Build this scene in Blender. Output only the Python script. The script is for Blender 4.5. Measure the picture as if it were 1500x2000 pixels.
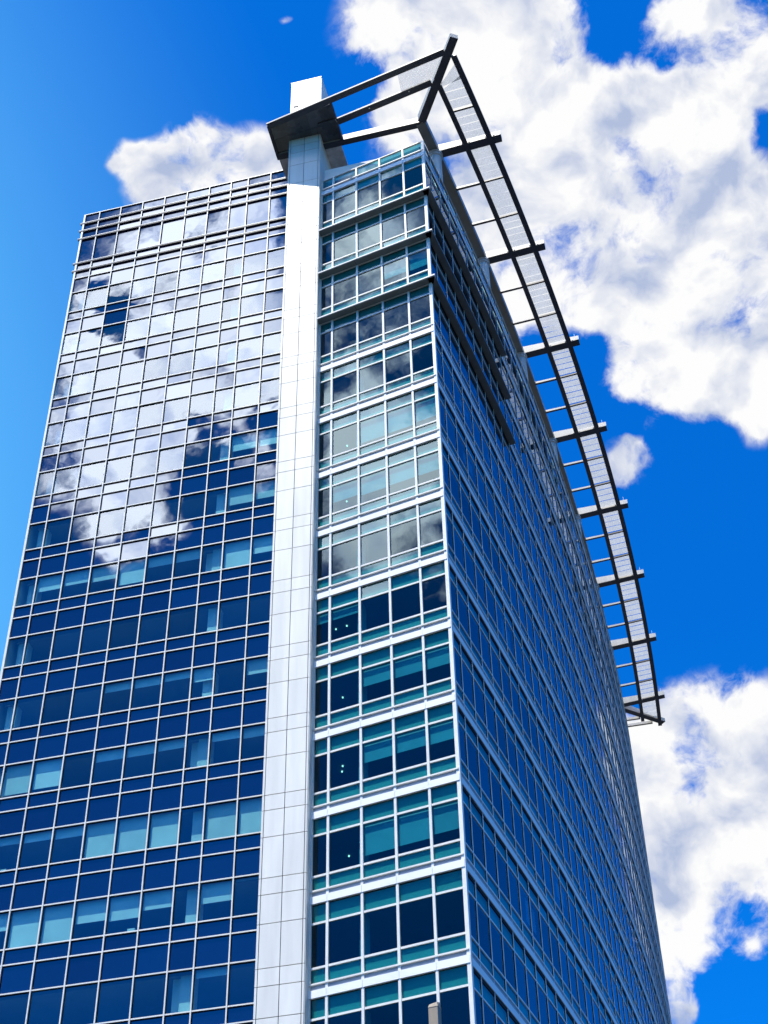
import bpy, bmesh, math, random
from mathutils import Vector, Matrix
random.seed(7)
S = bpy.context.scene
for o in list(bpy.data.objects): bpy.data.objects.remove(o, do_unlink=True)
COL = S.collection

# ------------------------------------------------------------------ camera
cam = bpy.data.cameras.new('camera'); camo = bpy.data.objects.new('camera', cam); COL.objects.link(camo)
CR = Vector((0.904477, 0.426192, -0.016796)); CU = Vector((0.299339, -0.606229, 0.736806)); CF = Vector((-0.303838, 0.671452, 0.675896))
CPOS = Vector((24.6544, -51.555, 1.6))
m = Matrix((CR, CU, -CF)).transposed().to_4x4(); m.translation = CPOS
camo.matrix_world = m
cam.sensor_fit = 'VERTICAL'; cam.sensor_height = 24.0; cam.lens = 3078.95/2000*24.0
cam.clip_start = 0.1; cam.clip_end = 6000
S.camera = camo

# ------------------------------------------------------------------ exposure
S.view_settings.view_transform = 'Standard'; S.view_settings.look = 'None'
S.view_settings.gamma = 1.0; S.view_settings.use_curve_mapping = False
S.view_settings.exposure = 0.75
S.cycles.max_bounces = 10; S.cycles.transparent_max_bounces = 24; S.cycles.glossy_bounces = 5
S.cycles.diffuse_bounces = 3; S.cycles.caustics_reflective = False; S.cycles.caustics_refractive = False
S.cycles.use_denoising = True
S.cycles.sample_clamp_indirect = 6.0

# ------------------------------------------------------------------ sun
SUN_EL = math.radians(69.5)
sh = Vector((-0.203, -0.979, 0)).normalized()
SUN = Vector((sh.x*math.cos(SUN_EL), sh.y*math.cos(SUN_EL), math.sin(SUN_EL)))
sl = bpy.data.lights.new('sun', 'SUN'); sl.energy = 5.0; sl.angle = math.radians(0.53); sl.color = (1.0, 0.94, 0.83)
so = bpy.data.objects.new('sun', sl); COL.objects.link(so)
so.rotation_euler = SUN.to_track_quat('Z', 'Y').to_euler(); so.location = (0, -60, 160)

# ------------------------------------------------------------------ sky: Nishita + cumulus placed by compass direction
W = bpy.data.worlds.new('World'); S.world = W; W.use_nodes = True
nt = W.node_tree; nt.nodes.clear()
def N(t, **kw):
    n = nt.nodes.new(t)
    for k, v in kw.items(): setattr(n, k, v)
    return n
def lk(a, b): nt.links.new(a, b)
def val(sock, x):
    if hasattr(x, 'is_output'): lk(x, sock)
    else: sock.default_value = x
def M(op, a, b=None, c=None, clamp=False):
    n = N('ShaderNodeMath', operation=op, use_clamp=clamp)
    for i, x in enumerate((a, b, c)):
        if x is not None: val(n.inputs[i], x)
    return n.outputs[0]
def MR(x, a, b, lo=0.0, hi=1.0, smooth=True):
    n = N('ShaderNodeMapRange', interpolation_type='SMOOTHSTEP' if smooth else 'LINEAR')
    val(n.inputs[0], x)
    for i, q in enumerate((a, b, lo, hi)): n.inputs[i+1].default_value = q
    return n.outputs[0]
sky = N('ShaderNodeTexSky', sky_type='NISHITA', sun_disc=False)
sky.sun_elevation = SUN_EL; sky.sun_rotation = math.atan2(SUN.x, SUN.y)
sky.air_density = 1.0; sky.dust_density = 0.4; sky.ozone_density = 4.0; sky.altitude = 200
tc = N('ShaderNodeTexCoord')
D = tc.outputs['Generated']
nrm = N('ShaderNodeVectorMath', operation='NORMALIZE'); lk(D, nrm.inputs[0]); D = nrm.outputs[0]
hs = N('ShaderNodeHueSaturation'); lk(sky.outputs[0], hs.inputs['Color'])
hs.inputs['Saturation'].default_value = 1.25; hs.inputs['Value'].default_value = 1.0; hs.inputs['Hue'].default_value = 0.5
gm = N('ShaderNodeMixRGB', blend_type='MULTIPLY'); gm.inputs[0].default_value = 1.0; lk(hs.outputs[0], gm.inputs[1]); gm.inputs[2].default_value = (0.03, 1.18, 2.05, 1)
# the side of the sky nearer the sun is paler towards the horizon
pd = N('ShaderNodeVectorMath', operation='DOT_PRODUCT'); lk(D, pd.inputs[0]); pd.inputs[1].default_value = (math.sin(math.radians(-78))*math.cos(math.radians(24)), math.cos(math.radians(-78))*math.cos(math.radians(24)), math.sin(math.radians(24)))
pale = N('ShaderNodeMixRGB'); lk(MR(pd.outputs['Value'], .66, .96, 0, .85), pale.inputs[0]); lk(gm.outputs[0], pale.inputs[1]); pale.inputs[2].default_value = (1.6, 6.0, 10.2, 1)
gm = pale
# cloud positions: (azimuth from +Y, elevation, angular radius, weight) in degrees
BLOBS = [(-23.25, 59.49, 1.58, 1), (-18.37, 59.3, 2.42, 1.1), (-15.34, 57.53, 2.61, 1.2), (-14.27, 55.32, 2.79, 1.2), (-18.01, 55.8, 2.23, 0.9), (-8.58, 53.55, 2.79, 1.2), (-12.85, 52.48, 2.79, 1.1), (-8.09, 50.74, 2.79, 1.2), (-4.45, 51.21, 2.23, 1), (-9.01, 47.93, 2.61, 1.1), (-5.93, 47.41, 2.23, 1.1), (-11.54, 49.76, 1.49, 0.8), (-7.03, 45.75, 1.3, 0.8), (-1.82, 56.67, 1.86, 1.1), (-0.54, 54.96, 1.3, 0.8), (-5.29, 54.82, 1.49, 0.7), (-22.8, 56.36, 1.12, 0.7), (-15.65, 50.57, 1.86, 0.9), (-5.27, 44.12, 0.84, 0.7), (-5.64, 56.85, 0.74, -0.7), (-12.01, 51.2, 0.6, -1.3), (-1.63, 53.19, 0.71, -1), (-3.8, 55.0, 0.84, -0.7), (-14.54, 47.71, 1.49, -1.0), (-12.14, 47.44, 0.74, -0.6), (-24.72, 57.44, 0.84, -0.5), (-12.12, 33.37, 1.67, 1.1), (-9.99, 33.28, 1.86, 1.1), (-11.02, 30.54, 2.61, 1.2), (-13.12, 31.5, 1.49, 1), (-12.73, 28.11, 1.86, 1.1), (-9.93, 29.0, 1.67, 1.0), (-13.7, 25.96, 1.02, 1), (-13.58, 24.43, 0.74, 0.9), (-10.47, 26.13, 0.65, 0.7), (-10.23, 27.65, 0.65, -0.6), (-11.31, 24.37, 1.3, -0.8), (-9.2, 57.83, 1.08, -1.2), (-7.3, 58.69, 0.63, -0.6), (-3.99, 58.15, 1.12, 0.5), (-6.91, 55.81, 1.02, 0.7), (-10.68, 46.32, 0.93, 0.8), (-12.25, 43.45, 0.56, 0.85), (-11.66, 43.8, 0.52, 0.85), (-12.69, 43.07, 0.41, 0.7), (-11.21, 43.56, 0.41, 0.65), (-11.93, 44.17, 0.33, 0.6), (-12.78, 43.61, 0.37, 0.5), (-12.1, 44.86, 0.48, -0.8), (-31.15, 59.71, 0.19, 0.32), (-30.71, 59.83, 0.17, 0.3), (-39.44, 54.41, 0.52, 0.85), (-40.14, 54.18, 0.33, 0.5), (-37.83, 54.13, 0.78, 1.1), (-36.66, 55.13, 0.6, 1), (-35.18, 55.61, 0.63, 1.1), (-33.67, 55.1, 0.78, 1.1), (-31.97, 55.46, 0.63, 1.05), (-30.65, 54.9, 0.52, 0.8), (-34.75, 54.13, 1.12, 1.1), (-37.02, 53.23, 1.02, 1), (-32.28, 54.11, 1.02, 1.1), (-19.96, 58.01, 1.12, 0.5), (-14.94, 59.06, 1.12, 0.5), (-170.08, 53.07, 2.05, 0.95), (-166.94, 51.98, 2.05, 0.95), (-163.88, 51.17, 1.49, 0.8), (-161.46, 50.53, 1.12, 0.5), (-169.59, 49.42, 2.05, 1.1), (-166.21, 47.72, 2.23, 1.1), (-163.14, 46.88, 1.86, 1.1), (-161.2, 48.3, 1.12, 0.8), (-169.0, 47.18, 1.86, 1.1), (-171.11, 48.02, 1.49, 0.9), (-165.33, 45.06, 2.05, 1.1), (-162.66, 44.24, 1.49, 0.9), (-164.7, 42.78, 1.3, 1.1), (-164.46, 41.28, 0.74, 0.9), (-166.06, 41.98, 0.84, 0.9), (-161.55, 42.44, 0.93, 0.5), (-168.27, 44.36, 1.12, 0.7), (-171.07, 44.87, 0.93, 0.7), (-161.82, 49.11, 0.67, -1.3), (-163.48, 48.48, 0.67, -1.2), (-168.19, 45.01, 0.6, -1.1), (-165.96, 47.61, 0.33, -0.8), (-169.83, 44.17, 0.67, -1), (-171.4, 45.91, 0.52, -0.9), (-155.74, 45.13, 1.86, 1.1), (-154.4, 43.28, 1.49, 1), (-157.74, 43.59, 1.12, 0.9), (-154.13, 41.42, 1.12, 0.9), (-156.11, 41.4, 1.02, 0.8), (-158.16, 42.27, 0.93, 0.7), (-157.74, 39.68, 0.74, 0.8), (-154.44, 46.81, 1.67, 0.6), (-156.69, 48.44, 1.49, 0.4), (-155.46, 53.56, 2.05, 0.46), (-155.37, 51.03, 2.05, 0.52), (-154.47, 49.21, 1.3, 0.4)]
BLOBS = [(a, e, r, w*.84 if w > 0 else w) if a > 90 or a < -90 else (a, e, r, w) for a, e, r, w in BLOBS]
BLOBS += [(-6.0, 29.5, 3.0, 1.1), (-3.5, 33.0, 2.2, .9)]
rr = random.Random(5)
for i in range(46):                       # the rest of a fair-weather sky
    az = rr.uniform(-180, 180); el = rr.uniform(8, 70)
    if (-62 < az < 14 and 16 < el < 70) or (172 < (az % 360) < 222 and el < 66) or (0 < az < 75): continue
    BLOBS.append((az, el, rr.uniform(2.5, 6), rr.uniform(.8, 1.2)))
warp = N('ShaderNodeTexNoise', noise_dimensions='3D'); lk(D, warp.inputs['Vector'])
warp.inputs['Scale'].default_value = 9; warp.inputs['Detail'].default_value = 5; warp.inputs['Roughness'].default_value = .55
wv = N('ShaderNodeVectorMath', operation='MULTIPLY_ADD'); lk(warp.outputs['Color'], wv.inputs[0])
wv.inputs[1].default_value = (.062,)*3; wv.inputs[2].default_value = (-.031,)*3
Dw = N('ShaderNodeVectorMath', operation='ADD'); lk(D, Dw.inputs[0]); lk(wv.outputs[0], Dw.inputs[1])
wv2 = N('ShaderNodeVectorMath', operation='SCALE'); lk(wv.outputs[0], wv2.inputs[0]); wv2.inputs['Scale'].default_value = .7
Dm = N('ShaderNodeVectorMath', operation='ADD'); lk(D, Dm.inputs[0]); lk(wv2.outputs[0], Dm.inputs[1])
Dn = N('ShaderNodeVectorMath', operation='NORMALIZE'); lk(Dm.outputs[0], Dn.inputs[0])
acc = None; accp = None
for az, el, r, w in BLOBS:
    a, e = math.radians(az), math.radians(el)
    d = (math.sin(a)*math.cos(e), math.cos(a)*math.cos(e), math.sin(e)); k = 2/math.radians(r)**2
    dp = N('ShaderNodeVectorMath', operation='DOT_PRODUCT'); lk(Dn.outputs[0], dp.inputs[0]); dp.inputs[1].default_value = d
    ex = M('EXPONENT', M('MULTIPLY_ADD', dp.outputs['Value'], k, -k))
    acc = M('MULTIPLY_ADD', ex, w, acc if acc is not None else 0.0)
    if w > 0: accp = M('MULTIPLY_ADD', ex, w, accp if accp is not None else 0.0)
mask = M('MINIMUM', acc, .92)
def fbm(vec, scale, det, rough):
    n = N('ShaderNodeTexNoise', noise_dimensions='3D'); lk(vec, n.inputs['Vector'])
    n.inputs['Scale'].default_value = scale; n.inputs['Detail'].default_value = det; n.inputs['Roughness'].default_value = rough
    return n.outputs['Fac']
f1 = fbm(Dw.outputs[0], 19, 10, .61)
off = N('ShaderNodeVectorMath', operation='ADD'); lk(Dw.outputs[0], off.inputs[0]); off.inputs[1].default_value = tuple(.024*SUN)
fs = fbm(Dw.outputs[0], 20, 5, .50)
f2 = fbm(off.outputs[0], 20, 5, .50)
big = fbm(D, 7, 3, .5)
near = MR(accp, .02, .45)
dens = M('MULTIPLY_ADD', M('MULTIPLY_ADD', f1, 3.6, -1.75), near, mask)
alpha = MR(dens, .13, .84)
core = MR(dens, .6, 2.1)
lit = M('MULTIPLY_ADD', M('SUBTRACT', fs, f2), 3.2, .80)
lit = M('SUBTRACT', lit, M('MULTIPLY', core, M('MULTIPLY_ADD', big, 2.0, -.66)), clamp=True)
dsun = N('ShaderNodeVectorMath', operation='DOT_PRODUCT'); lk(D, dsun.inputs[0]); dsun.inputs[1].default_value = tuple(SUN)
phase = MR(dsun.outputs['Value'], .70, .90, 1.0, 7.2)
ramp = N('ShaderNodeValToRGB'); lk(lit, ramp.inputs[0])
ramp.color_ramp.elements[0].color = (.45, .53, .74, 1); ramp.color_ramp.elements[0].position = .05
ramp.color_ramp.elements[1].color = (1, 1, 1, 1); ramp.color_ramp.elements[1].position = .92
cb = N('ShaderNodeVectorMath', operation='SCALE'); lk(ramp.outputs[0], cb.inputs[0]); lk(M('MULTIPLY', phase, 8.4), cb.inputs['Scale'])
mixc = N('ShaderNodeMixRGB'); lk(alpha, mixc.inputs[0]); lk(gm.outputs[0], mixc.inputs[1]); lk(cb.outputs[0], mixc.inputs[2])
bg = N('ShaderNodeBackground'); lk(mixc.outputs[0], bg.inputs[0]); bg.inputs[1].default_value = 0.07
wo = N('ShaderNodeOutputWorld'); lk(bg.outputs[0], wo.inputs[0])
W.cycles.sampling_method = 'MANUAL'; W.cycles.sample_map_resolution = 512

# ------------------------------------------------------------------ materials
def mat(name):
    m = bpy.data.materials.new(name); m.use_nodes = True; t = m.node_tree; t.nodes.clear()
    out = t.nodes.new('ShaderNodeOutputMaterial')
    return m, t, out
def nn(t, ty, **kw):
    n = t.nodes.new(ty)
    for k, v in kw.items(): setattr(n, k, v)
    return n
def paint(name, col, rough=.5, metal=0.0, var=.06, vscale=1.5, bump=0.0, spec=.5, streak=0.0, objvar=.04):
    m, t, out = mat(name)
    b = nn(t, 'ShaderNodeBsdfPrincipled'); t.links.new(b.outputs[0], out.inputs[0])
    b.inputs['Metallic'].default_value = metal; b.inputs['Specular IOR Level'].default_value = spec
    g = nn(t, 'ShaderNodeNewGeometry')
    mp = nn(t, 'ShaderNodeMapping'); t.links.new(g.outputs['Position'], mp.inputs[0]); mp.inputs['Scale'].default_value = (1, 1, .10 if streak else 1)
    n = nn(t, 'ShaderNodeTexNoise'); t.links.new(mp.outputs[0], n.inputs['Vector']); n.inputs['Scale'].default_value = vscale; n.inputs['Detail'].default_value = 6
    oi = nn(t, 'ShaderNodeObjectInfo')
    mr = nn(t, 'ShaderNodeMapRange'); t.links.new(n.outputs['Fac'], mr.inputs[0]); mr.inputs[1].default_value = .3; mr.inputs[2].default_value = .7
    mr.inputs[3].default_value = 1-var-streak; mr.inputs[4].default_value = 1+var
    mo = nn(t, 'ShaderNodeMath', operation='MULTIPLY_ADD'); t.links.new(oi.outputs['Random'], mo.inputs[0]); mo.inputs[1].default_value = 2*objvar; mo.inputs[2].default_value = 1-objvar
    mm = nn(t, 'ShaderNodeMath', operation='MULTIPLY'); t.links.new(mr.outputs[0], mm.inputs[0]); t.links.new(mo.outputs[0], mm.inputs[1])
    vc = nn(t, 'ShaderNodeVectorMath', operation='SCALE'); vc.inputs[0].default_value = col; t.links.new(mm.outputs[0], vc.inputs['Scale'])
    t.links.new(vc.outputs[0], b.inputs['Base Color'])
    rm = nn(t, 'ShaderNodeMapRange'); t.links.new(n.outputs['Fac'], rm.inputs[0]); rm.inputs[3].default_value = max(.02, rough-.08); rm.inputs[4].default_value = rough+.1
    t.links.new(rm.outputs[0], b.inputs['Roughness'])
    if bump:
        bu = nn(t, 'ShaderNodeBump'); bu.inputs['Distance'].default_value = bump; t.links.new(n.outputs['Fac'], bu.inputs['Height']); t.links.new(bu.outputs[0], b.inputs['Normal'])
    return m
def glass(name, ior, refl, tint, opaque=None, wave=.0026, wscale=.9):
    """Coated architectural glass: sky mirror over a tinted see-through (or, for spandrels, over a dark opaque backing)."""
    m, t, out = mat(name)
    g = nn(t, 'ShaderNodeNewGeometry'); oi = nn(t, 'ShaderNodeObjectInfo')
    ad = nn(t, 'ShaderNodeVectorMath', operation='MULTIPLY_ADD'); ad.inputs[1].default_value = (1, 1, 1)
    cx = nn(t, 'ShaderNodeCombineXYZ')
    s = nn(t, 'ShaderNodeMath', operation='MULTIPLY'); t.links.new(oi.outputs['Random'], s.inputs[0]); s.inputs[1].default_value = 37.0
    for i in range(3): t.links.new(s.outputs[0], cx.inputs[i])
    t.links.new(g.outputs['Position'], ad.inputs[0]); t.links.new(cx.outputs[0], ad.inputs[2])
    n = nn(t, 'ShaderNodeTexNoise'); t.links.new(ad.outputs[0], n.inputs['Vector']); n.inputs['Scale'].default_value = wscale; n.inputs['Detail'].default_value = 1.5; n.inputs['Roughness'].default_value = .4
    bu = nn(t, 'ShaderNodeBump'); bu.inputs['Strength'].default_value = 1.0; bu.inputs['Distance'].default_value = wave; t.links.new(n.outputs['Fac'], bu.inputs['Height'])
    fr = nn(t, 'ShaderNodeFresnel'); fr.inputs['IOR'].default_value = ior; t.links.new(bu.outputs[0], fr.inputs['Normal'])
    gl = nn(t, 'ShaderNodeBsdfGlossy'); gl.inputs['Roughness'].default_value = 0.0; gs = nn(t, 'ShaderNodeVectorMath', operation='SCALE'); gs.inputs[0].default_value = refl
    gv = nn(t, 'ShaderNodeMath', operation='MULTIPLY_ADD'); t.links.new(oi.outputs['Random'], gv.inputs[0]); gv.inputs[1].default_value = .26; gv.inputs[2].default_value = .80
    t.links.new(gv.outputs[0], gs.inputs['Scale']); t.links.new(gs.outputs[0], gl.inputs['Color']); t.links.new(bu.outputs[0], gl.inputs['Normal'])
    mx = nn(t, 'ShaderNodeMixShader'); t.links.new(fr.outputs[0], mx.inputs[0]); t.links.new(gl.outputs[0], mx.inputs[2])
    if opaque:
        b = nn(t, 'ShaderNodeBsdfDiffuse'); b.inputs[0].default_value = (*opaque, 1); t.links.new(b.outputs[0], mx.inputs[1]); t.links.new(mx.outputs[0], out.inputs[0])
    else:
        tr = nn(t, 'ShaderNodeBsdfTransparent'); tr.inputs[0].default_value = (*tint, 1); t.links.new(tr.outputs[0], mx.inputs[1])
        clear = nn(t, 'ShaderNodeBsdfTransparent')
        m2 = nn(t, 'ShaderNodeMixShader'); t.links.new(g.outputs['Backfacing'], m2.inputs[0]); t.links.new(mx.outputs[0], m2.inputs[1]); t.links.new(clear.outputs[0], m2.inputs[2])
        t.links.new(m2.outputs[0], out.inputs[0])
    return m
def deckmat(name, open_=.07):
    m, t, out = mat(name)
    d = nn(t, 'ShaderNodeBsdfDiffuse'); d.inputs[0].default_value = (.58, .60, .62, 1)
    tl = nn(t, 'ShaderNodeBsdfTranslucent'); tl.inputs[0].default_value = (.37, .39, .41, 1)
    tr = nn(t, 'ShaderNodeBsdfTransparent')
    g = nn(t, 'ShaderNodeNewGeometry'); n = nn(t, 'ShaderNodeTexNoise'); t.links.new(g.outputs['Position'], n.inputs['Vector']); n.inputs['Scale'].default_value = 1.2; n.inputs['Detail'].default_value = 3
    mr = nn(t, 'ShaderNodeMapRange'); t.links.new(n.outputs['Fac'], mr.inputs[0]); mr.inputs[3].default_value = .42; mr.inputs[4].default_value = .58
    mx = nn(t, 'ShaderNodeMixShader'); t.links.new(mr.outputs[0], mx.inputs[0]); t.links.new(d.outputs[0], mx.inputs[1]); t.links.new(tl.outputs[0], mx.inputs[2])
    m2 = nn(t, 'ShaderNodeMixShader'); m2.inputs[0].default_value = open_; t.links.new(mx.outputs[0], m2.inputs[1]); t.links.new(tr.outputs[0], m2.inputs[2])
    t.links.new(m2.outputs[0], out.inputs[0]); return m
def lampmat(name):
    m, t, out = mat(name); e = nn(t, 'ShaderNodeEmission'); e.inputs[0].default_value = (1, .86, .66, 1); e.inputs[1].default_value = 2.2; t.links.new(e.outputs[0], out.inputs[0]); return m
def ground_mat(name):
    m, t, out = mat(name)
    b = nn(t, 'ShaderNodeBsdfPrincipled'); t.links.new(b.outputs[0], out.inputs[0]); b.inputs['Roughness'].default_value = .9
    g = nn(t, 'ShaderNodeNewGeometry'); n = nn(t, 'ShaderNodeTexNoise'); t.links.new(g.outputs['Position'], n.inputs['Vector']); n.inputs['Scale'].default_value = 2; n.inputs['Detail'].default_value = 8
    r = nn(t, 'ShaderNodeValToRGB'); t.links.new(n.outputs['Fac'], r.inputs[0]); r.color_ramp.elements[0].color = (.022, .022, .024, 1); r.color_ramp.elements[1].color = (.045, .045, .045, 1)
    t.links.new(r.outputs[0], b.inputs['Base Color']); return m
MT = dict(
    alu=paint('mullion_aluminium', (.67, .665, .63), .42, .0, .05, 2),
    white=paint('white_metal_panel', (.71, .695, .635), .38, .0, .04, 1.6, objvar=.05, streak=.10),
    shade_line=paint('black_shade_line', (.006, .007, .010), .7, spec=.2),  # black for the shade lines and strips painted along the framing
    joint=paint('dark_joint', (.10, .10, .10), .8),
    band=paint('white_spandrel_band', (.78, .79, .80), .4, .0, .03, .8, objvar=.02),
    recess=paint('grey_recess_strip', (.30, .33, .38), .5),
    fin=paint('dark_fin_metal', (.045, .055, .075), .45),
    ledge=paint('charcoal_soffit', (.16, .185, .19), .55, .0, .12, 1.2),
    steel=paint('cream_painted_steel', (.40, .385, .35), .45, .0, .09, 1.3, streak=.06),
    undershade=paint('dark_blue_undershade', (.034, .042, .062), .5, .0, .18, 1.5),  # dark tone that puts the shade of the canopy undersides into colour
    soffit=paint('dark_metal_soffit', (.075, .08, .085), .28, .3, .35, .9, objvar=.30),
    liner=paint('pale_metal_liner', (.62, .63, .66), .5, .0, .1, 2, streak=.25),
    dteal=paint('dark_teal_upstand', (.015, .10, .13), .7),
    teal=paint('teal_spandrel_backing', (.035, .27, .235), .7, .0, .04, 1, objvar=.03),
    blind=paint('pale_roller_blind', (.74, .78, .76), .85, .0, .08, 1.3, objvar=.13, bump=.01),
    conc=paint('pale_interior_paint', (.72, .74, .72), .8),
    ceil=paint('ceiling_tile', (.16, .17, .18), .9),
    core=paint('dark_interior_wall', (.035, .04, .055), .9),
    roof=paint('dark_roof_membrane', (.06, .06, .06), .9),
    cream=paint('cream_render_wall', (.74, .72, .66), .8, .0, .05, .8),
    post=paint('weathered_beige_post', (.27, .22, .165), .6, .0, .2, 6, streak=.15),
    card=paint('paper_and_card', (.75, .76, .72), .8),
    deck=deckmat('translucent_corrugated_deck'), deckp=deckmat('perforated_deck', .3), lamp=lampmat('lit_downlight'), ground=ground_mat('dark_asphalt'),
    visA=glass('mirror_vision_glass', 2.3, (.66, .74, .88), (.50, .80, .82)),
    spaA=glass('mirror_spandrel_glass', 2.3, (.66, .74, .88), None, opaque=(.002, .005, .030)),
    visB=glass('clear_vision_glass', 1.62, (.68, .89, 1.0), (.12, .44, .50), wave=.0016),
    spaB=glass('teal_spandrel_glass', 1.62, (.68, .89, 1.0), (.35, .74, .78), wave=.0014),
    visC=glass('blue_vision_glass', 1.74, (.66, .80, 1.0), (.15, .40, .55), wave=.0008),
    spaC=glass('blue_spandrel_glass', 1.62, (.80, .95, 1.0), (.45, .8, .85), wave=.0008),
)

# ------------------------------------------------------------------ mesh helpers
CUBE = {}
CV = [(x, y, z) for x in (-.5, .5) for y in (-.5, .5) for z in (-.5, .5)]
CFC = [(0, 1, 3, 2), (4, 6, 7, 5), (0, 4, 5, 1), (2, 3, 7, 6), (0, 2, 6, 4), (1, 5, 7, 3)]
def cube(mk):
    if mk not in CUBE:
        me = bpy.data.meshes.new('box_' + mk); me.from_pydata(CV, [], CFC); me.materials.append(MT[mk]); CUBE[mk] = me
    return CUBE[mk]
def link(name, me, parent, kind=None):
    o = bpy.data.objects.new(name, me); COL.objects.link(o); o.parent = parent
    if kind: o['kind'] = kind
    return o
def box(name, mk, parent, c, ux, uy, uz, sx, sy, sz):
    """one box object: centre c, orthonormal axes, sizes; alike boxes share one mesh"""
    o = link(name, cube(mk), parent)
    mm = Matrix((ux*sx, uy*sy, uz*sz)).transposed().to_4x4(); mm.translation = c
    o.matrix_local = mm; return o
Z = Vector((0, 0, 1))
class MB:
    def __init__(s): s.v = []; s.f = []
    def add(s, vs, fs):
        b = len(s.v); s.v += [tuple(q) for q in vs]; s.f += [tuple(b+i for i in f) for f in fs]
    def box(s, c, ux, uy, uz, sx, sy, sz):
        s.add([Vector(c)+ux*(x*sx)+uy*(y*sy)+uz*(z*sz) for x, y, z in CV], CFC)
    def prism(s, poly, z0, z1):
        n = len(poly); zz0 = z0 if isinstance(z0, (list, tuple)) else [z0]*n; zz1 = z1 if isinstance(z1, (list, tuple)) else [z1]*n
        s.add([(p[0], p[1], zz0[i]) for i, p in enumerate(poly)]+[(p[0], p[1], zz1[i]) for i, p in enumerate(poly)],
              [tuple(range(n))[::-1], tuple(range(n, 2*n))]+[(i, (i+1) % n, n+(i+1) % n, n+i) for i in range(n)])
    def sweep(s, secs):
        """secs: list of 4-corner sections (each 4 points), joined into a capped bar"""
        n = len(secs); vs = [q for sec in secs for q in sec]; fs = [(3, 2, 1, 0), tuple(4*(n-1)+i for i in range(4))]
        for k in range(n-1):
            for i in range(4): j = (i+1) % 4; fs.append((4*k+i, 4*k+j, 4*k+4+j, 4*k+4+i))
        s.add(vs, fs)
    def tube(s, c, r, z0, z1, seg=16):
        prof = r if isinstance(r, list) else [(r, z0), (r, z1)]
        k = len(prof); vs = []; fs = []
        for rad, z in prof: vs += [(c[0]+rad*math.cos(2*math.pi*i/seg), c[1]+rad*math.sin(2*math.pi*i/seg), z) for i in range(seg)]
        for a in range(k-1):
            for i in range(seg): j = (i+1) % seg; fs.append((a*seg+i, a*seg+j, a*seg+seg+j, a*seg+seg+i))
        fs.append(tuple(range(seg))[::-1]); fs.append(tuple((k-1)*seg+i for i in range(seg)))
        s.add(vs, fs)
    def build(s, name, mk, parent, kind=None):
        me = bpy.data.meshes.new(name); me.from_pydata(s.v, [], s.f); me.materials.append(MT[mk])
        bm = bmesh.new(); bm.from_mesh(me); bmesh.ops.recalc_face_normals(bm, faces=bm.faces); bm.to_mesh(me); bm.free()
        return link(name, me, parent, kind)
def tag(o, label, cat, group=None):
    o['label'] = label; o['category'] = cat
    if group: o['group'] = group
    return o
def empty(name, loc=(0, 0, 0)):
    o = bpy.data.objects.new(name, None); o.location = loc; o.empty_display_size = 1; COL.objects.link(o); return o

# ------------------------------------------------------------------ plan frames
AL = 0.18878
uA = Vector((math.cos(AL), math.sin(AL), 0)); vA = Vector((-math.sin(AL), math.cos(AL), 0))    # along wall A, into the building
uB = Vector((1, 0, 0)); vB = Vector((0, 1, 0))
NA = 3.105                                                                                    # wall A stands this far behind the pier
def pA(s, n, z): q = uA*s+vA*n; q.z = z; return q
def cx(y): return 4.44-.0372*y-.00154*y*y
def cn(y):
    sl = -.0372-.00308*y; q = Vector((1, -sl, 0)); return q.normalized()
def ct(y): q = cn(y); return Vector((-q.y, q.x, 0))
def pC(y, off, z): q = Vector((cx(y), y, 0))+cn(y)*off; q.z = z; return q
T10 = 80.41; TA0 = 80.62
def ez(k): return {12: -.065, 13: -.115}.get(k, 0.0)
NST = 14
ZB = 24.6

# ------------------------------------------------------------------ ground
g = MB(); g.add([(-3000, -3000, 0), (3000, -3000, 0), (3000, 3000, 0), (-3000, 3000, 0)], [(0, 1, 2, 3)])
go = g.build('ground', 'ground', None); go['kind'] = 'structure'

# ------------------------------------------------------------------ the tower
T = tag(empty('office_tower'), 'glass office tower with mirrored left wall, white pier and curved blue right wall', 'building')
def foot(i, roofcut=False):
    P = []
    P.append(pA(-19.86+i, NA+i, 0)); P.append(pA(-2.3, NA+i, 0)); P.append(Vector((-2.2, i, 0)))
    P.append(Vector((4.40-i, i, 0)))
    for y in [3+3.5*k for k in range(21)]: P.append(pC(y, -i, 0))
    P.append(Vector((-22, 78, 0))); P.append(pA(-19.86+i, 70, 0))
    return [(p.x, p.y) for p in P]
# slabs, core, base, roofs
for k in range(NST+1):
    t = T10-4*k+(ez(k) if k < 14 else 0)
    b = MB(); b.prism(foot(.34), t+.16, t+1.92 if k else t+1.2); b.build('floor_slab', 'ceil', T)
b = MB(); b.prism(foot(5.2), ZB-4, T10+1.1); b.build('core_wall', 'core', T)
b = MB(); b.prism(foot(.06), 0, ZB-2.0); b.build('base_wall', 'recess', T)
b = MB(); b.prism(foot(.40), T10+1.21, T10+1.38); b.build('roof', 'roof', T)
# upper left volume behind the parapet glass of the mirrored wall
b = MB(); b.prism([tuple(pA(s, n, 0)[:2]) for s, n in ((-19.6, NA+.3), (-2.3, NA+.3), (-2.3, 30), (-19.6, 30))], T10+1.4, 88.1); b.build('upper_wall', 'core', T)
b = MB(); b.prism([tuple(pA(s, n, 0)[:2]) for s, n in ((-19.86, NA+.07), (-19.80, NA+.07), (-19.80, 32), (-19.86, 32))], 0, 88.8); b.build('end_wall', 'alu', T)

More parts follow.
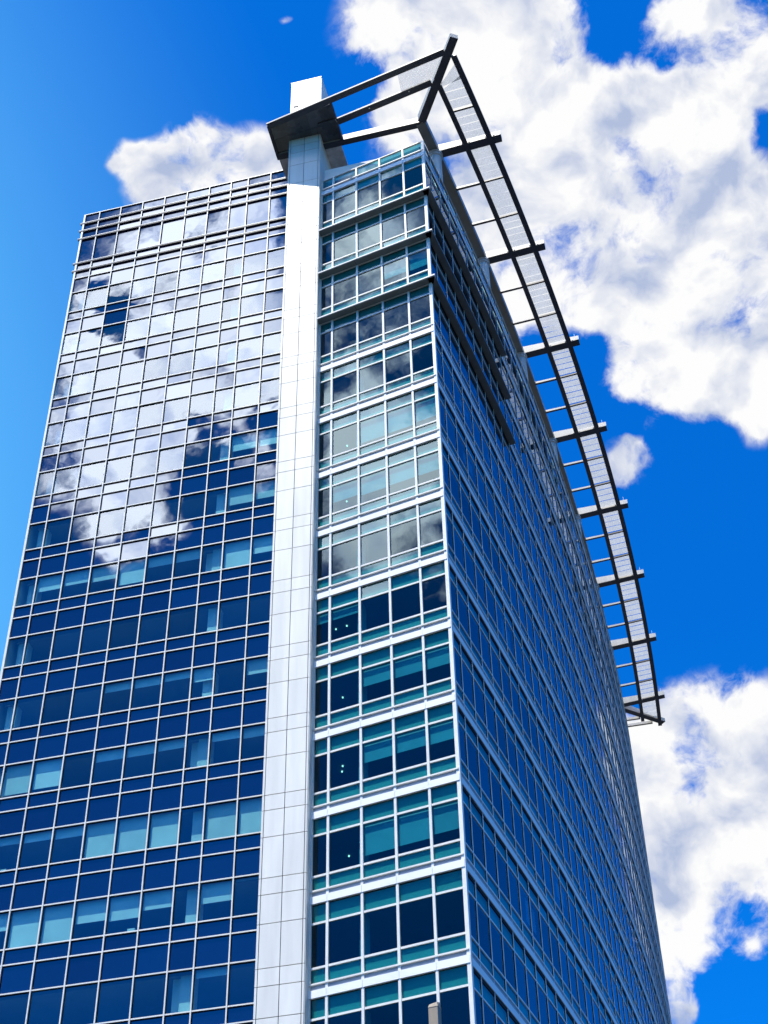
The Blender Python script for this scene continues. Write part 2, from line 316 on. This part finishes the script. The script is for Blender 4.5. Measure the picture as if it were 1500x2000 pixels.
def pane(name, mk, c, ux, uy, w, h, jit=.0040):
    """a glass pane set in its frame with the small tilt real glazing has; uy points into the building"""
    q = Matrix.Rotation(random.gauss(0, jit), 3, Z) @ Matrix.Rotation(random.gauss(0, jit), 3, ux)
    return box(name, mk, T, c, q @ ux, q @ uy, q @ Z, w, .024, h)

# ---------------- wall A (mirrored, left)
XA = [-19.80, -18.728, -17.201, -15.637, -14.066, -12.484, -10.913, -9.40, -8.217, -6.652, -5.085, -3.52, -2.36]
rowsA = [88.85, 87.87, 87.05, 86.18, 83.58, 82.80, 82.06]
for k in range(NST):
    t = TA0-4*k+ez(k)*.8
    rowsA += [t, t-1.92, t-2.687]
rowsA.append(TA0-4*NST)
for i, z in enumerate(rowsA):
    big = 1 <= i <= 5
    w = XA[-1]-XA[0]+(.24 if big else .09); s0 = (XA[0]+XA[-1])/2-(.10 if big else 0)
    if big:   # projecting dark fins with a bright nosing
        box('sunshade_fin', 'fin', T, pA(s0, NA-.04, z), uA, vA, Z, w, .12, .12)
        box('fin_nosing', 'alu', T, pA(s0, NA-.107, z+.05), uA, vA, Z, w, .014, .05)
    else:
        box('transom', 'alu', T, pA(s0, NA-.02, z), uA, vA, Z, w, .085, .062)
for x in XA[:-1]:
    box('mullion', 'alu', T, pA(x, NA-.045, (88.85+ZB)/2), uA, vA, Z, .058 if x > XA[0] else .12, .08, 88.85-ZB)
gk = MB()  # added dark strips: reflected shade along mullions and transoms put into colour
for x in XA[:-1]: gk.box(pA(x, NA-.002, (88.85+ZB)/2), uA, vA, Z, .105, .03, 88.85-ZB)
for i, z in enumerate(rowsA): gk.box(pA((XA[0]+XA[-1])/2, NA-.004, z-.012), uA, vA, Z, XA[-1]-XA[0]+.05, .03, .105)
gk.build('shade_line_grid', 'shade_line', T)
BL = {}   # blinds by (storey, pane column counted from the pier): fraction drawn
BL[4] = {1: .6, 2: .6}
BL[5] = {1: .6, 2: .65, 9: .0}
BL[6] = {1: .55, 2: 1.0, 4: .35, 5: .35, 6: .8, 7: .5, 8: .45, 9: .5}
BL[7] = {}
BL[8] = {1: .45, 3: .4, 4: .22, 5: .27, 6: .25}
BL[9] = {1: .3, 2: .25, 4: .27, 5: .3, 6: .3, 8: .8, 9: .85}
BL[10] = {1: .95, 2: .96, 4: .97, 5: .96, 6: .97, 7: .27, 8: .24, 9: .22, 10: .3}
BL[11] = {1: .06, 2: .5, 4: .45, 5: .6, 6: .55, 7: .92, 8: .95, 9: .45}
BL[12] = {2: .2}
BL[13] = {2: .6, 5: .4}
zsA = [(rowsA[i], rowsA[i+1]) for i in range(len(rowsA)-1)]
ncol = len(XA)-1
for i, (zt, zb) in enumerate(zsA):
    for j in range(ncol):
        x0, x1 = XA[j], XA[j+1]
        if x0 > -5.3: continue              # behind the pier
        tall = i >= 7 and (i-7) % 3 == 0
        c = pA((x0+x1)/2, NA+.03, (zt+zb)/2)
        pane('window_pane' if tall or i == 3 else 'spandrel_pane', 'visA' if tall else 'spaA', c, uA, vA, x1-x0, zt-zb)
        if tall:
            k = (i-7)//3; col = 10-j        # 1 = next to the pier
            f = BL.get(k, {}).get(col, 0)
            if f > .02:
                h = (zt-zb)*f
                box('roller_blind', 'blind', T, pA((x0+x1)/2, NA+.17, zt-h/2), uA, vA, Z, (x1-x0)-.10, .012, h)
# structural columns behind the narrow bay and the end bay
for k in range(NST):
    t = TA0-4*k
    box('interior_column', 'conc', T, pA(-8.62, NA+.62, t-1.0), uA, vA, Z, .62, .5, 2.5)
    if k in (6, 9, 12): box('interior_column', 'conc', T, pA(-9.18, NA+.8, t-1.0), uA, vA, Z, .36, .4, 2.5)
    box('interior_column', 'conc', T, pA(-19.15, NA+.75, t-1.0), uA, vA, Z, .55, .5, 2.5)
    box('window_ledge', 'conc', T, pA(-12.4, NA+.22, t-1.97), uA, vA, Z, 14.2, .18, .04)

# ---------------- pier
P0, P1 = -4.42, -2.36
PT = 93.83
PC = [P0, -4.295, -3.385, -2.47, P1]
pz = [93.83, 92.41]
for k in range(-3, NST+6):
    t = T10-4*k
    pz += [z for z in (t, t-1.93, t-2.69) if z < 91.8]
pz = [z for z in pz if z > 3]+[0]
box('pier_core', 'joint', T, pA((P0+P1)/2, 1.45, PT/2), uA, vA, Z, P1-P0-.05, 2.98, PT-.03)
for i in range(len(pz)-1):
    zt, zb = pz[i], pz[i+1]
    for j in range(4):
        x0, x1 = PC[j], PC[j+1]; gz = .034 if j in (1, 2) else .026; gx = .034
        box('cladding_panel', 'white', T, pA((x0+x1)/2, -.06, (zt+zb)/2), uA, vA, Z, x1-x0-gx, .04, zt-zb-gz)
    deep = 3.0 if zt > 84 else .62
    box('side_panel', 'white', T, pA(P1, -.04+deep/2, (zt+zb)/2), uA, vA, Z, .03, deep, zt-zb-.02)
box('pier_cap', 'white', T, pA((P0+P1)/2, 1.45, PT+.02), uA, vA, Z, P1-P0+.06, 3.06, .05)
box('louvre_slot', 'joint', T, pA(-4.05, -.083, 90.95), uA, vA, Z, .34, .03, .16)

# ---------------- wall B (bay between the pier and the corner)
XB = [-2.36, -1.562, 0, 1.562, 3.123, 4.42]
def bandB(t):
    for j in range(5):
        x0, x1 = XB[j]-(.0), XB[j+1]+(.09 if j == 4 else 0)
        box('spandrel_band', 'band', T, Vector(((x0+x1)/2, -.045, t-3.035)), uB, vB, Z, x1-x0-.014, .11, .33)
    box('recess_strip', 'recess', T, Vector((1.05, .0, t-2.76)), uB, vB, Z, 6.85, .06, .22)
    box('sill', 'alu', T, Vector((1.04, -.045, t-2.625)), uB, vB, Z, 6.9, .13, .07)
def ledgeB(t):
    z = t-3.2
    b = MB(); b.prism([(-2.52, .03), (-2.52, -.45), (4.88, -.45), (4.62, .03)], z, z+.12); b.build('sunshade_ledge', 'ledge', T)
    box('ledge_nosing', 'alu', T, Vector((1.18, -.457, z+.09)), uB, vB, Z, 7.42, .016, .09)
    box('ledge_seam', 'joint', T, Vector((0, -.21, z-.004)), uB, vB, Z, .03, .44, .008)
    box('recess_strip', 'ledge', T, Vector((1.05, .0, t-2.85)), uB, vB, Z, 6.85, .06, .40)
    box('sill', 'alu', T, Vector((1.04, -.045, t-2.625)), uB, vB, Z, 6.9, .13, .07)
    box('head_trim', 'alu', T, Vector((1.04, -.03, z-.03)), uB, vB, Z, 6.86, .07, .05)
BLB = {2: {3: .62, 4: .66}, 3: {}, 5: {4: .72, 3: .78, 2: .8}, 6: {1: .55, 2: .62, 3: .6, 4: .6}, 8: {0: .3, 1: .3}, 9: {2: .48, 3: .5, 4: .52}, 10: {2: .5, 3: .48, 4: .5}, 11: {2: .76, 3: .74, 4: .68}, 13: {}}
bandB(T10+4)
box('sill', 'alu', T, Vector((1.04, -.03, 82.68)), uB, vB, Z, 6.9, .10, .07)
box('transom', 'alu', T, Vector((1.04, -.02, 81.80)), uB, vB, Z, 6.9, .08, .06)
for j in range(5):
    pane('transom_pane', 'visB', Vector(((XB[j]+XB[j+1])/2, .02, 82.25)), uB, vB, XB[j+1]-XB[j], .95)
box('parapet_upstand', 'dteal', T, Vector((1.0, .22, 81.95)), uB, vB, Z, 6.4, .03, 1.3)
for k in range(NST):
    t = T10-4*k+ez(k)
    if k < 3: ledgeB(t)
    else: bandB(t)
    box('transom', 'alu', T, Vector((1.04, .0, t)), uB, vB, Z, 6.86, .08, .095)
    box('transom', 'alu', T, Vector((1.04, .0, t-1.93)), uB, vB, Z, 6.86, .08, .095)
    for zt, zb, dp in ((t+.84, t, .085), (t-1.93, t-2.62, .055)):
        box('spandrel_backing', 'teal', T, Vector((1.04, dp, (zt+zb)/2)), uB, vB, Z, 6.6, .02, zt-zb)
    for j in range(5):
        x0, x1 = XB[j], XB[j+1]; xc = (x0+x1)/2
        pane('transom_pane', 'spaB', Vector((xc, .02, t+.40)), uB, vB, x1-x0, .80)
        pane('window_pane', 'visB', Vector((xc, .02, t-.965)), uB, vB, x1-x0, 1.93)
        pane('transom_pane', 'spaB', Vector((xc, .02, t-2.275)), uB, vB, x1-x0, .69)
        f = BLB.get(k, {}).get(j, 0)
        if f: box('roller_blind', 'blind', T, Vector((xc, .115, t-.965*2*f/2)), uB, vB, Z, x1-x0-.09, .012, 1.93*f)
    box('interior_column', 'conc', T, Vector((-.18, .55, t-1.0)), uB, vB, Z, .22, .5, 2.4)
zb0 = T10-4*(NST-1)-3.4
for j, x in enumerate(XB):
    if j in (0, 5): continue
    box('mullion', 'alu', T, Vector((x, -.03, (82.7+zb0)/2)), uB, vB, Z, .115, .09, 82.7-zb0)
box('mullion', 'alu', T, Vector((-2.34, -.03, (82.7+zb0)/2)), uB, vB, Z, .10, .09, 82.7-zb0)
box('corner_post', 'alu', T, Vector((4.45, .005, (82.7+zb0)/2)), uB, vB, Z, .17, .16, 82.7-zb0)
for x, y, k in ((-1.47, 1.57, 8), (-2.05, 1.57, 8), (-1.76, 1.72, 9), (-1.59, 1.38, 10), (-1.81, 1.76, 10), (-1.73, 2.28, 11), (-1.41, 1.45, 6), (-1.38, 1.45, 5)):
    b = MB(); b.tube((x, y), .036, T10-4*k+.10, T10-4*k+.155, 10); b.build('ceiling_downlight', 'lamp', T)

# ---------------- wall C (curved, right)
YC = [.06, 1.17]+[1.17+1.528*i for i in range(1, 49)]
YEND = YC[-1]
def sweepC(name, mk, o0, o1, z0, z1, ya, yb, parent=None, step=1.528, kind=None):
    n = max(1, int(math.ceil((yb-ya)/step))); b = MB(); secs = []
    for i in range(n+1):
        y = ya+(yb-ya)*i/n
        secs.append([pC(y, o0, z0), pC(y, o1, z0), pC(y, o1, z1), pC(y, o0, z1)])
    b.sweep(secs); return b.build(name, mk, parent or T, kind)
for y in YC[1:]:
    c = pC(y, .0, (82.7+zb0)/2); o = cn(y)
    box('mullion', 'band', T, c, ct(y), o, Z, .045, .075, 82.7-zb0)
YL = 13.57
gk = MB()  # dark reflection lines painted beside the mullions of the curved wall
for y in YC[1:]: gk.box(pC(y, -.001, (82.7+zb0)/2), ct(y), cn(y), Z, .115, .028, 82.7-zb0)
gk.build('shade_line_grid', 'shade_line', T)
NEAR = []                                  # (size in the picture, maker) so the panes that show largest become parts
FAR = {'visC': MB(), 'spaC': MB()}
cand = []
for k in range(-1, NST):
    t = T10-4*k+(ez(k) if k >= 0 else 0)
    if k >= 0:
        sweepC('transom', 'band', -.02, .028, t-.035, t+.035, .0, YEND)
        sweepC('transom', 'band', -.02, .028, t-1.965, t-1.895, .0, YEND)
        for zt, zb in ((t+.82, t), (t-1.93, t-2.62)):
            sweepC('spandrel_backing', 'teal', -.13, -.11, zb, zt, .2, YEND)
    sweepC('sill', 'band', -.02, .06, t-2.66, t-2.59, -.02, YEND)
    if k == -1:
        sweepC('spandrel_band', 'band', .0, .06, t-3.2, t-2.87, -.02, YEND)
    elif k < 3:
        sweepC('spandrel_band', 'band', .0, .06, t-3.2, t-2.87, YL, YEND)
        sweepC('sunshade_ledge', 'ledge', -.03, .42, t-3.2, t-3.08, -.40, YL)
        sweepC('recess_strip', 'ledge', -.03, .03, t-3.05, t-2.66, .0, YL)
    else:
        sweepC('spandrel_band', 'band', .0, .06, t-3.2, t-2.87, -.02, YEND)
    sweepC('shade_strip', 'shade_line', -.03, .022, t-3.36, t-3.2, .0, YEND)  # black strip painting in the shade below each band
    if not (0 <= k < 3): sweepC('recess_strip', 'recess', -.03, .03, t-2.87, t-2.66, .0, YEND)
    for i in range(len(YC)-1):
        ya, yb = YC[i], YC[i+1]; ym = (ya+yb)/2
        rows = [('visC', t-1.93, t), ('spaC', t, t+.80), ('spaC', t-2.62, t-1.93)] if k >= 0 else [('visC', t-2.6, t-1.71)]
        for mk, zb, zt in rows: cand.append((mk, ya, yb, zb, zt, k))
sweepC('sill', 'alu', -.06, .06, 82.65, 82.72, .0, YEND)
def score(c):
    mk, ya, yb, zb, zt, k = c
    a, b = pC(ya, 0, (zb+zt)/2), pC(yb, 0, (zb+zt)/2); d = (a+b)/2-CPOS
    if d.normalized().dot(CF) < .9: return 0
    return (yb-ya)*(zt-zb)*abs(cn((ya+yb)/2).dot(d.normalized()))/d.length_squared
limit = {'visC': 85, 'spaC': 150}
cand.sort(key=score, reverse=True)
for c in cand:
    mk, ya, yb, zb, zt, k = c; ym = (ya+yb)/2
    if limit[mk] > 0:
        limit[mk] -= 1
        pane('window_pane' if mk == 'visC' else 'transom_pane', mk, pC(ym, -.02, (zb+zt)/2), ct(ym), -cn(ym), (yb-ya), zt-zb, .0012)
    else:
        q = Matrix.Rotation(random.gauss(0, .0012), 3, Z)
        FAR[mk].box(pC(ym, -.02, (zb+zt)/2), q @ ct(ym), q @ -cn(ym), Z, (yb-ya), .024, zt-zb)
FAR['visC'].build('distant_window_panes', 'visC', T, 'stuff'); FAR['spaC'].build('distant_spandrel_panes', 'spaC', T, 'stuff')
# some blinds behind the curved wall
rb = random.Random(3)
for k in range(3, NST):
    for i in range(0, 16):
        if rb.random() < .10:
            ya, yb = YC[i], YC[i+1]; ym = (ya+yb)/2; h = 1.93*rb.choice((.25, .4, .6)); t = T10-4*k
            box('roller_blind', 'blind', T, pC(ym, -.2, t-h/2), ct(ym), cn(ym), Z, yb-ya-.1, .012, h)

# ---------------- roof parapet wall behind the bay
box('penthouse_wall', 'cream', T, pA(.6, .62, 82.75), uA, vA, Z, 5.6, .2, 2.5)

# ------------------------------------------------------------------ roof canopy
K = tag(empty('roof_canopy', (0, 0, 0)), 'curved cream steel roof canopy with ribs, corrugated deck and round columns', 'canopy')
def bar(name, mk, a, b, w, za, zb_, ta, tb, parent=K):
    """straight bar in plan from a to b, underside za->zb_, top ta->tb"""
    d = Vector((b[0]-a[0], b[1]-a[1], 0)).normalized(); s = Vector((-d.y, d.x, 0))*(w/2)
    def sec(p, z0, z1): q = Vector((p[0], p[1], 0)); return [q-s+Z*z0, q+s+Z*z0, q+s+Z*z1, q-s+Z*z1]
    bb = MB(); bb.sweep([sec(a, za, ta), sec(b, zb_, tb)]); return bb.build(name, mk, parent)
def plate(a, b_, w, za, zb_): bar('shade_plate', 'undershade', a, b_, w, za-.025, zb_-.025, za, zb_)  # added plate; its dark colour stands in for shade under the member
RY = [4.06, 13.44, 22.66, 31.82, 40.85, 49.77, 58.6, 67.3]
YE = 67.5
node_in = (3.93, 1.38); node_tip = (8.07, -3.0)
sweepC('inner_beam', 'steel', -.84, -.25, 87.0, 87.56, 1.45, YE, K)
sweepC('middle_beam', 'steel', 1.33, 1.63, 87.15, 87.30, -.45, 70.3, K)
sweepC('shade_plate', 'undershade', 1.32, 1.64, 87.12, 87.149, -.45, 70.3, K)
sweepC('shade_plate', 'undershade', 2.87, 3.22, 87.25, 87.279, -2.0, 71.5, K)
sweepC('outer_beam', 'steel', 2.88, 3.21, 87.28, 87.42, -2.0, 71.5, K)
sweepC('shade_plate', 'ledge', -.86, -.24, 86.97, 86.999, 1.5, YE, K)  # added mid-dark plate, underside shade painted below the inner beam
bar('mitre_rib', 'steel', node_in, node_tip, .50, 87.0, 87.34, 87.66, 87.72); plate(node_in, node_tip, .52, 86.999, 87.34)
for y in RY:
    a = pC(y, -.84, 0); a = (a.x, a.y); L = 4.62
    b = (a[0]+uA.x*L, a[1]+uA.y*L)
    bar('outrigger_rib', 'steel', a, b, .56, 86.995, 87.34, 87.72, 87.74); plate((a[0]+uA.x*.6, a[1]+uA.y*.6), b, .58, 87.045, 87.34)
    r = MB(); r.tube((a[0]+uA.x*(L-.3), a[1]+uA.y*(L-.3)), .012, 87.74, 88.30, 6); r.build('lightning_rod', 'alu', K)
    for oo, zz in ((3.30, 87.24), (2.80, 87.24), (1.26, 87.11), (1.70, 87.11)):
        p = Vector((a[0], a[1], 0))+uA*((oo+.84)/uA.dot(cn(y)))-vA*.36
        box('bracket', 'alu', K, Vector((p.x, p.y, zz)), uA, vA, Z, .10, .12, .05)
    c = pC(y+.0, -.58, 0)
    cc = MB(); cc.tube((c.x, c.y), .39, 81.6, 86.72, 24); co = cc.build('column', 'liner', K)
    cc = MB(); cc.tube((c.x, c.y), [(.39, 86.60), (.47, 86.64), (.47, 86.74), (.42, 86.76), (.42, 86.84), (.50, 86.88), (.50, 86.99)], 0, 0, 24)
    cap = cc.build('column_cap', 'liner', K); cap.parent = co
e0 = pC(67.45, -.7, 0)
bar('end_rib', 'steel', (e0.x, e0.y), (-2.72, 72.05), .50, 87.0, 87.34, 87.6, 87.7); plate((e0.x, e0.y), (-2.72, 72.05), .52, 86.999, 87.34)
bar('return_beam', 'steel', (-9.5, 68.9), (-4.4, 70.0), .22, 87.05, 87.05, 87.3, 87.3)
bar('return_beam', 'steel', (-9.8, 70.0), (-3.6, 71.3), .22, 87.1, 87.1, 87.35, 87.35)
# cross bars and deck sheets in each bay
def sheet(poly, seed, nr=8):
    """one corrugated deck sheet: ridges run along the canopy between the corners poly = [in0, out0, out1, in1]"""
    b = MB(); rr_ = random.Random(seed); dz = rr_.uniform(-.012, .012)
    i0, o0, o1, i1 = [Vector(q) for q in poly]
    n = nr*2; pr = []
    for k in range(n+1):
        f = k/n; h = .010 if k % 2 else 0
        pr.append((i0.lerp(o0, f)+Z*(h+dz), i1.lerp(o1, f)+Z*(h+dz+.012)))
    vs = [q for p in pr for q in p]; fs = [(2*k, 2*k+2, 2*k+3, 2*k+1) for k in range(n)]
    b.add(vs, fs)
    me = bpy.data.meshes.new('deck_sheet'); me.from_pydata(b.v, [], b.f); me.materials.append(MT['deck'])
    return link('deck_sheet', me, K)
def deckpt(y, off):
    """point at a slanted line parallel to wall A that crosses the curve at y"""
    base = pC(y, 0, 0); cs = uA.dot(cn(y)); q = base+uA*(off/cs); q.z = 87.27+.10*(off-1.5)/1.4+.05; return q
sd = 0
edges = [-1.30]+RY+[70.3]
for bi in range(len(edges)-1):
    y0, y1 = edges[bi], edges[bi+1]
    g0 = .30 if bi else .0; g1 = .30
    nb = 3 if 0 < bi < len(edges)-2 else (2 if bi == 0 else 1)
    for s in range(nb):
        ya = y0+(y1-y0)*s/nb+(g0 if s == 0 else .09); yb = y0+(y1-y0)*(s+1)/nb-(g1 if s == nb-1 else .09)
        if bi == len(edges)-2: yb = y1
        if s > 0:
            yy = y0+(y1-y0)*s/nb
            if bi > 0:
                p, q = deckpt(yy, -.27), deckpt(yy, 1.37)
                bar('cross_bar', 'steel', p, q, .15, 87.06, 87.16, 87.24, 87.30); plate(p, q, .17, 87.059, 87.159)
            p, q = deckpt(yy, 1.6), deckpt(yy, 2.92)
            bar('deck_joist', 'undershade', p, q, .13, 87.17, 87.28, 87.30, 87.40)
        nsh = 5 if bi in (1, 2, 3) else 4
        if bi == 0: nsh = 4
        if bi == len(edges)-2: nsh = 3
        for q in range(nsh):
            fa = ya+(yb-ya)*q/nsh; fb = ya+(yb-ya)*(q+1)/nsh-.045
            sd += 1
            if bi == 0 and s == 0 and q < 2:
                # next to the mitre the sheets are cut on the skew
                sheet([deckpt(fa+.55-.2*q, 1.62), deckpt(fa-.55+.25*q, 2.91), deckpt(fb, 2.91), deckpt(fb+(.2 if q == 0 else 0), 1.62)], sd)
            else:
                sheet([deckpt(fa, 1.62), deckpt(fa, 2.91), deckpt(fb, 2.91), deckpt(fb, 1.62)], sd)
# front arm of the canopy: beams along the bay, slab round the pier
bar('outer_beam', 'steel', (-5.08, -2.40), (7.16, -2.40), .40, 87.28, 87.28, 87.40, 87.40)
plate((-5.0, -2.40), (7.14, -2.40), .42, 87.279, 87.279); plate((-.9, -.86), (5.58, -.86), .44, 87.149, 87.149)
bar('middle_beam', 'steel', (-.95, -.88), (5.60, -.86), .42, 87.15, 87.15, 87.27, 87.27)
qa, qb = pA(-5.5, .78, 0), pA(4.0, .78, 0)
plate(qa, qb, .42, 86.997, 86.997)
bar('inner_beam', 'steel', qa, qb, .40, 86.998, 86.998, 87.52, 87.52)
qa, qb = pA(-5.40, -1.45, 0), pA(-5.42, .60, 0)
bar('slab_edge', 'undershade', qa, qb, .16, 87.26, 87.0, 87.5, 87.5)
qa, qb = pA(-1.13, -2.0, 0), pA(-1.13, .60, 0)
bar('slab_edge', 'undershade', qa, qb, .16, 87.30, 87.01, 87.5, 87.5)
def slabz(n): return 87.14+.24*(.62-n)/2.4
def front(s): return -1.35-.55*(s+5.36)/4.19
b = MB(); b.prism([tuple(pA(s, n, 0)[:2]) for s, n in ((-5.36, -1.35), (-1.17, -1.9), (-1.17, .62), (-5.36, .62))], [87.39, 87.41, 87.18, 87.18], [87.47]*4)
b.build('end_slab', 'soffit', K)
for i in range(5):
    for j in range(2):
        s0 = -5.34+.834*i+.008; s1 = s0+.818
        q = []
        for s, f in ((s0, j/2), (s1, j/2), (s1, (j+1)/2), (s0, (j+1)/2)):
            n0 = front(s); q.append((s, n0+(.60-n0)*f+(.008 if f == j/2 else -.008)))
        b = MB(); b.prism([tuple(pA(s, n, 0)[:2]) for s, n in q], [slabz(n) for s, n in q], [slabz(n)+.022 for s, n in q])
        b.build('soffit_panel', 'soffit', K)
qa, qb = pA(-2.3, -.72, 0), pA(-1.15, -.80, 0)
bar('slab_stiffener', 'soffit', qa, qb, .22, 87.18, 87.18, 87.3, 87.3)
b = MB(); b.prism([tuple(pA(s, n, 0)[:2]) for s, n in ((-5.4, 1.0), (-1.26, 1.0), (-1.26, 3.0), (-5.4, 3.0))], 87.02, 87.2)
b.build('rear_soffit', 'liner', K)
# front deck sheets (ridges run along the bay)
for q in range(3):
    xa = 5.95-.78*q; xb = xa-.765
    def fp(x, f, sk=0): return Vector((x+sk*f, -1.05-(1.22)*f, 87.27+.06*f))
    sk = 1.15 if q == 0 else .0
    b = MB(); n = 26; vs = []; fs = []
    for k in range(n+1):
        f = k/n; h = .010 if k % 2 else 0
        sA = 1.1*f; sB = (1.1*f if q < 2 else .5*f)
        vs += [fp(xa, f, 1.1)+Z*h, fp(xb, f, 1.1 if q < 2 else .3)+Z*h]
    fs = [(2*k, 2*k+2, 2*k+3, 2*k+1) for k in range(n)]
    me = bpy.data.meshes.new('deck_sheet'); me.from_pydata([tuple(v) for v in vs], [], fs); me.materials.append(MT['deckp']); link('deck_sheet', me, K)
for x in (1.35, 4.1):
    box('beam_bolt', 'alu', K, Vector((x, -.90, 87.135)), uB, vB, Z, .09, .07, .03)

# ------------------------------------------------------------------ lamp post near the camera
LP = tag(empty('lamp_post', (16.11, -31.27, 0)), 'square weathered beige post rising in front of the glass bay', 'post')
qr = Matrix.Rotation(math.radians(2), 3, Z)
pu, pv = qr @ uB, qr @ vB
box('post_shaft', 'post', LP, Vector((0, 0, 5.93)), pu, pv, Z, .145, .145, 11.86)
b = MB(); hw = .077
b.add([pu*x*hw+pv*y*hw+Z*11.86 for x, y in ((-1, -1), (1, -1), (1, 1), (-1, 1))]+[pu*x*hw*.8+pv*y*hw*.8+Z*z for x, y, z in ((-1, -1, 11.91), (1, -1, 11.93), (1, 1, 11.97), (-1, 1, 11.95))],
      [(3, 2, 1, 0), (4, 5, 6, 7), (0, 1, 5, 4), (1, 2, 6, 5), (2, 3, 7, 6), (3, 0, 4, 7)])
b.build('post_cap', 'post', LP)
box('base_plate', 'recess', LP, Vector((0, 0, .012)), pu, pv, Z, .34, .34, .02)

# ------------------------------------------------------------------ small things on the window ledges of wall A
def small(name, label, cat, s, k, w, h, d=.14, mk='card'):
    t = TA0-4*k+ez(k)*.8-1.95
    o = box(name, mk, None, pA(s, NA+.22, t+h/2), uA, vA, Z, w, d, h); return tag(o, label, cat)
small('box', 'pale box on the window ledge beside the half drawn blind', 'box', -11.35, 11, .34, .30)
small('book_stack', 'low stack of books on the window ledge beside the narrow bay', 'books', -9.75, 8, .42, .10)
small('box', 'small pale box on the ledge under a short blind at the far left', 'box', -18.0, 10, .28, .26)
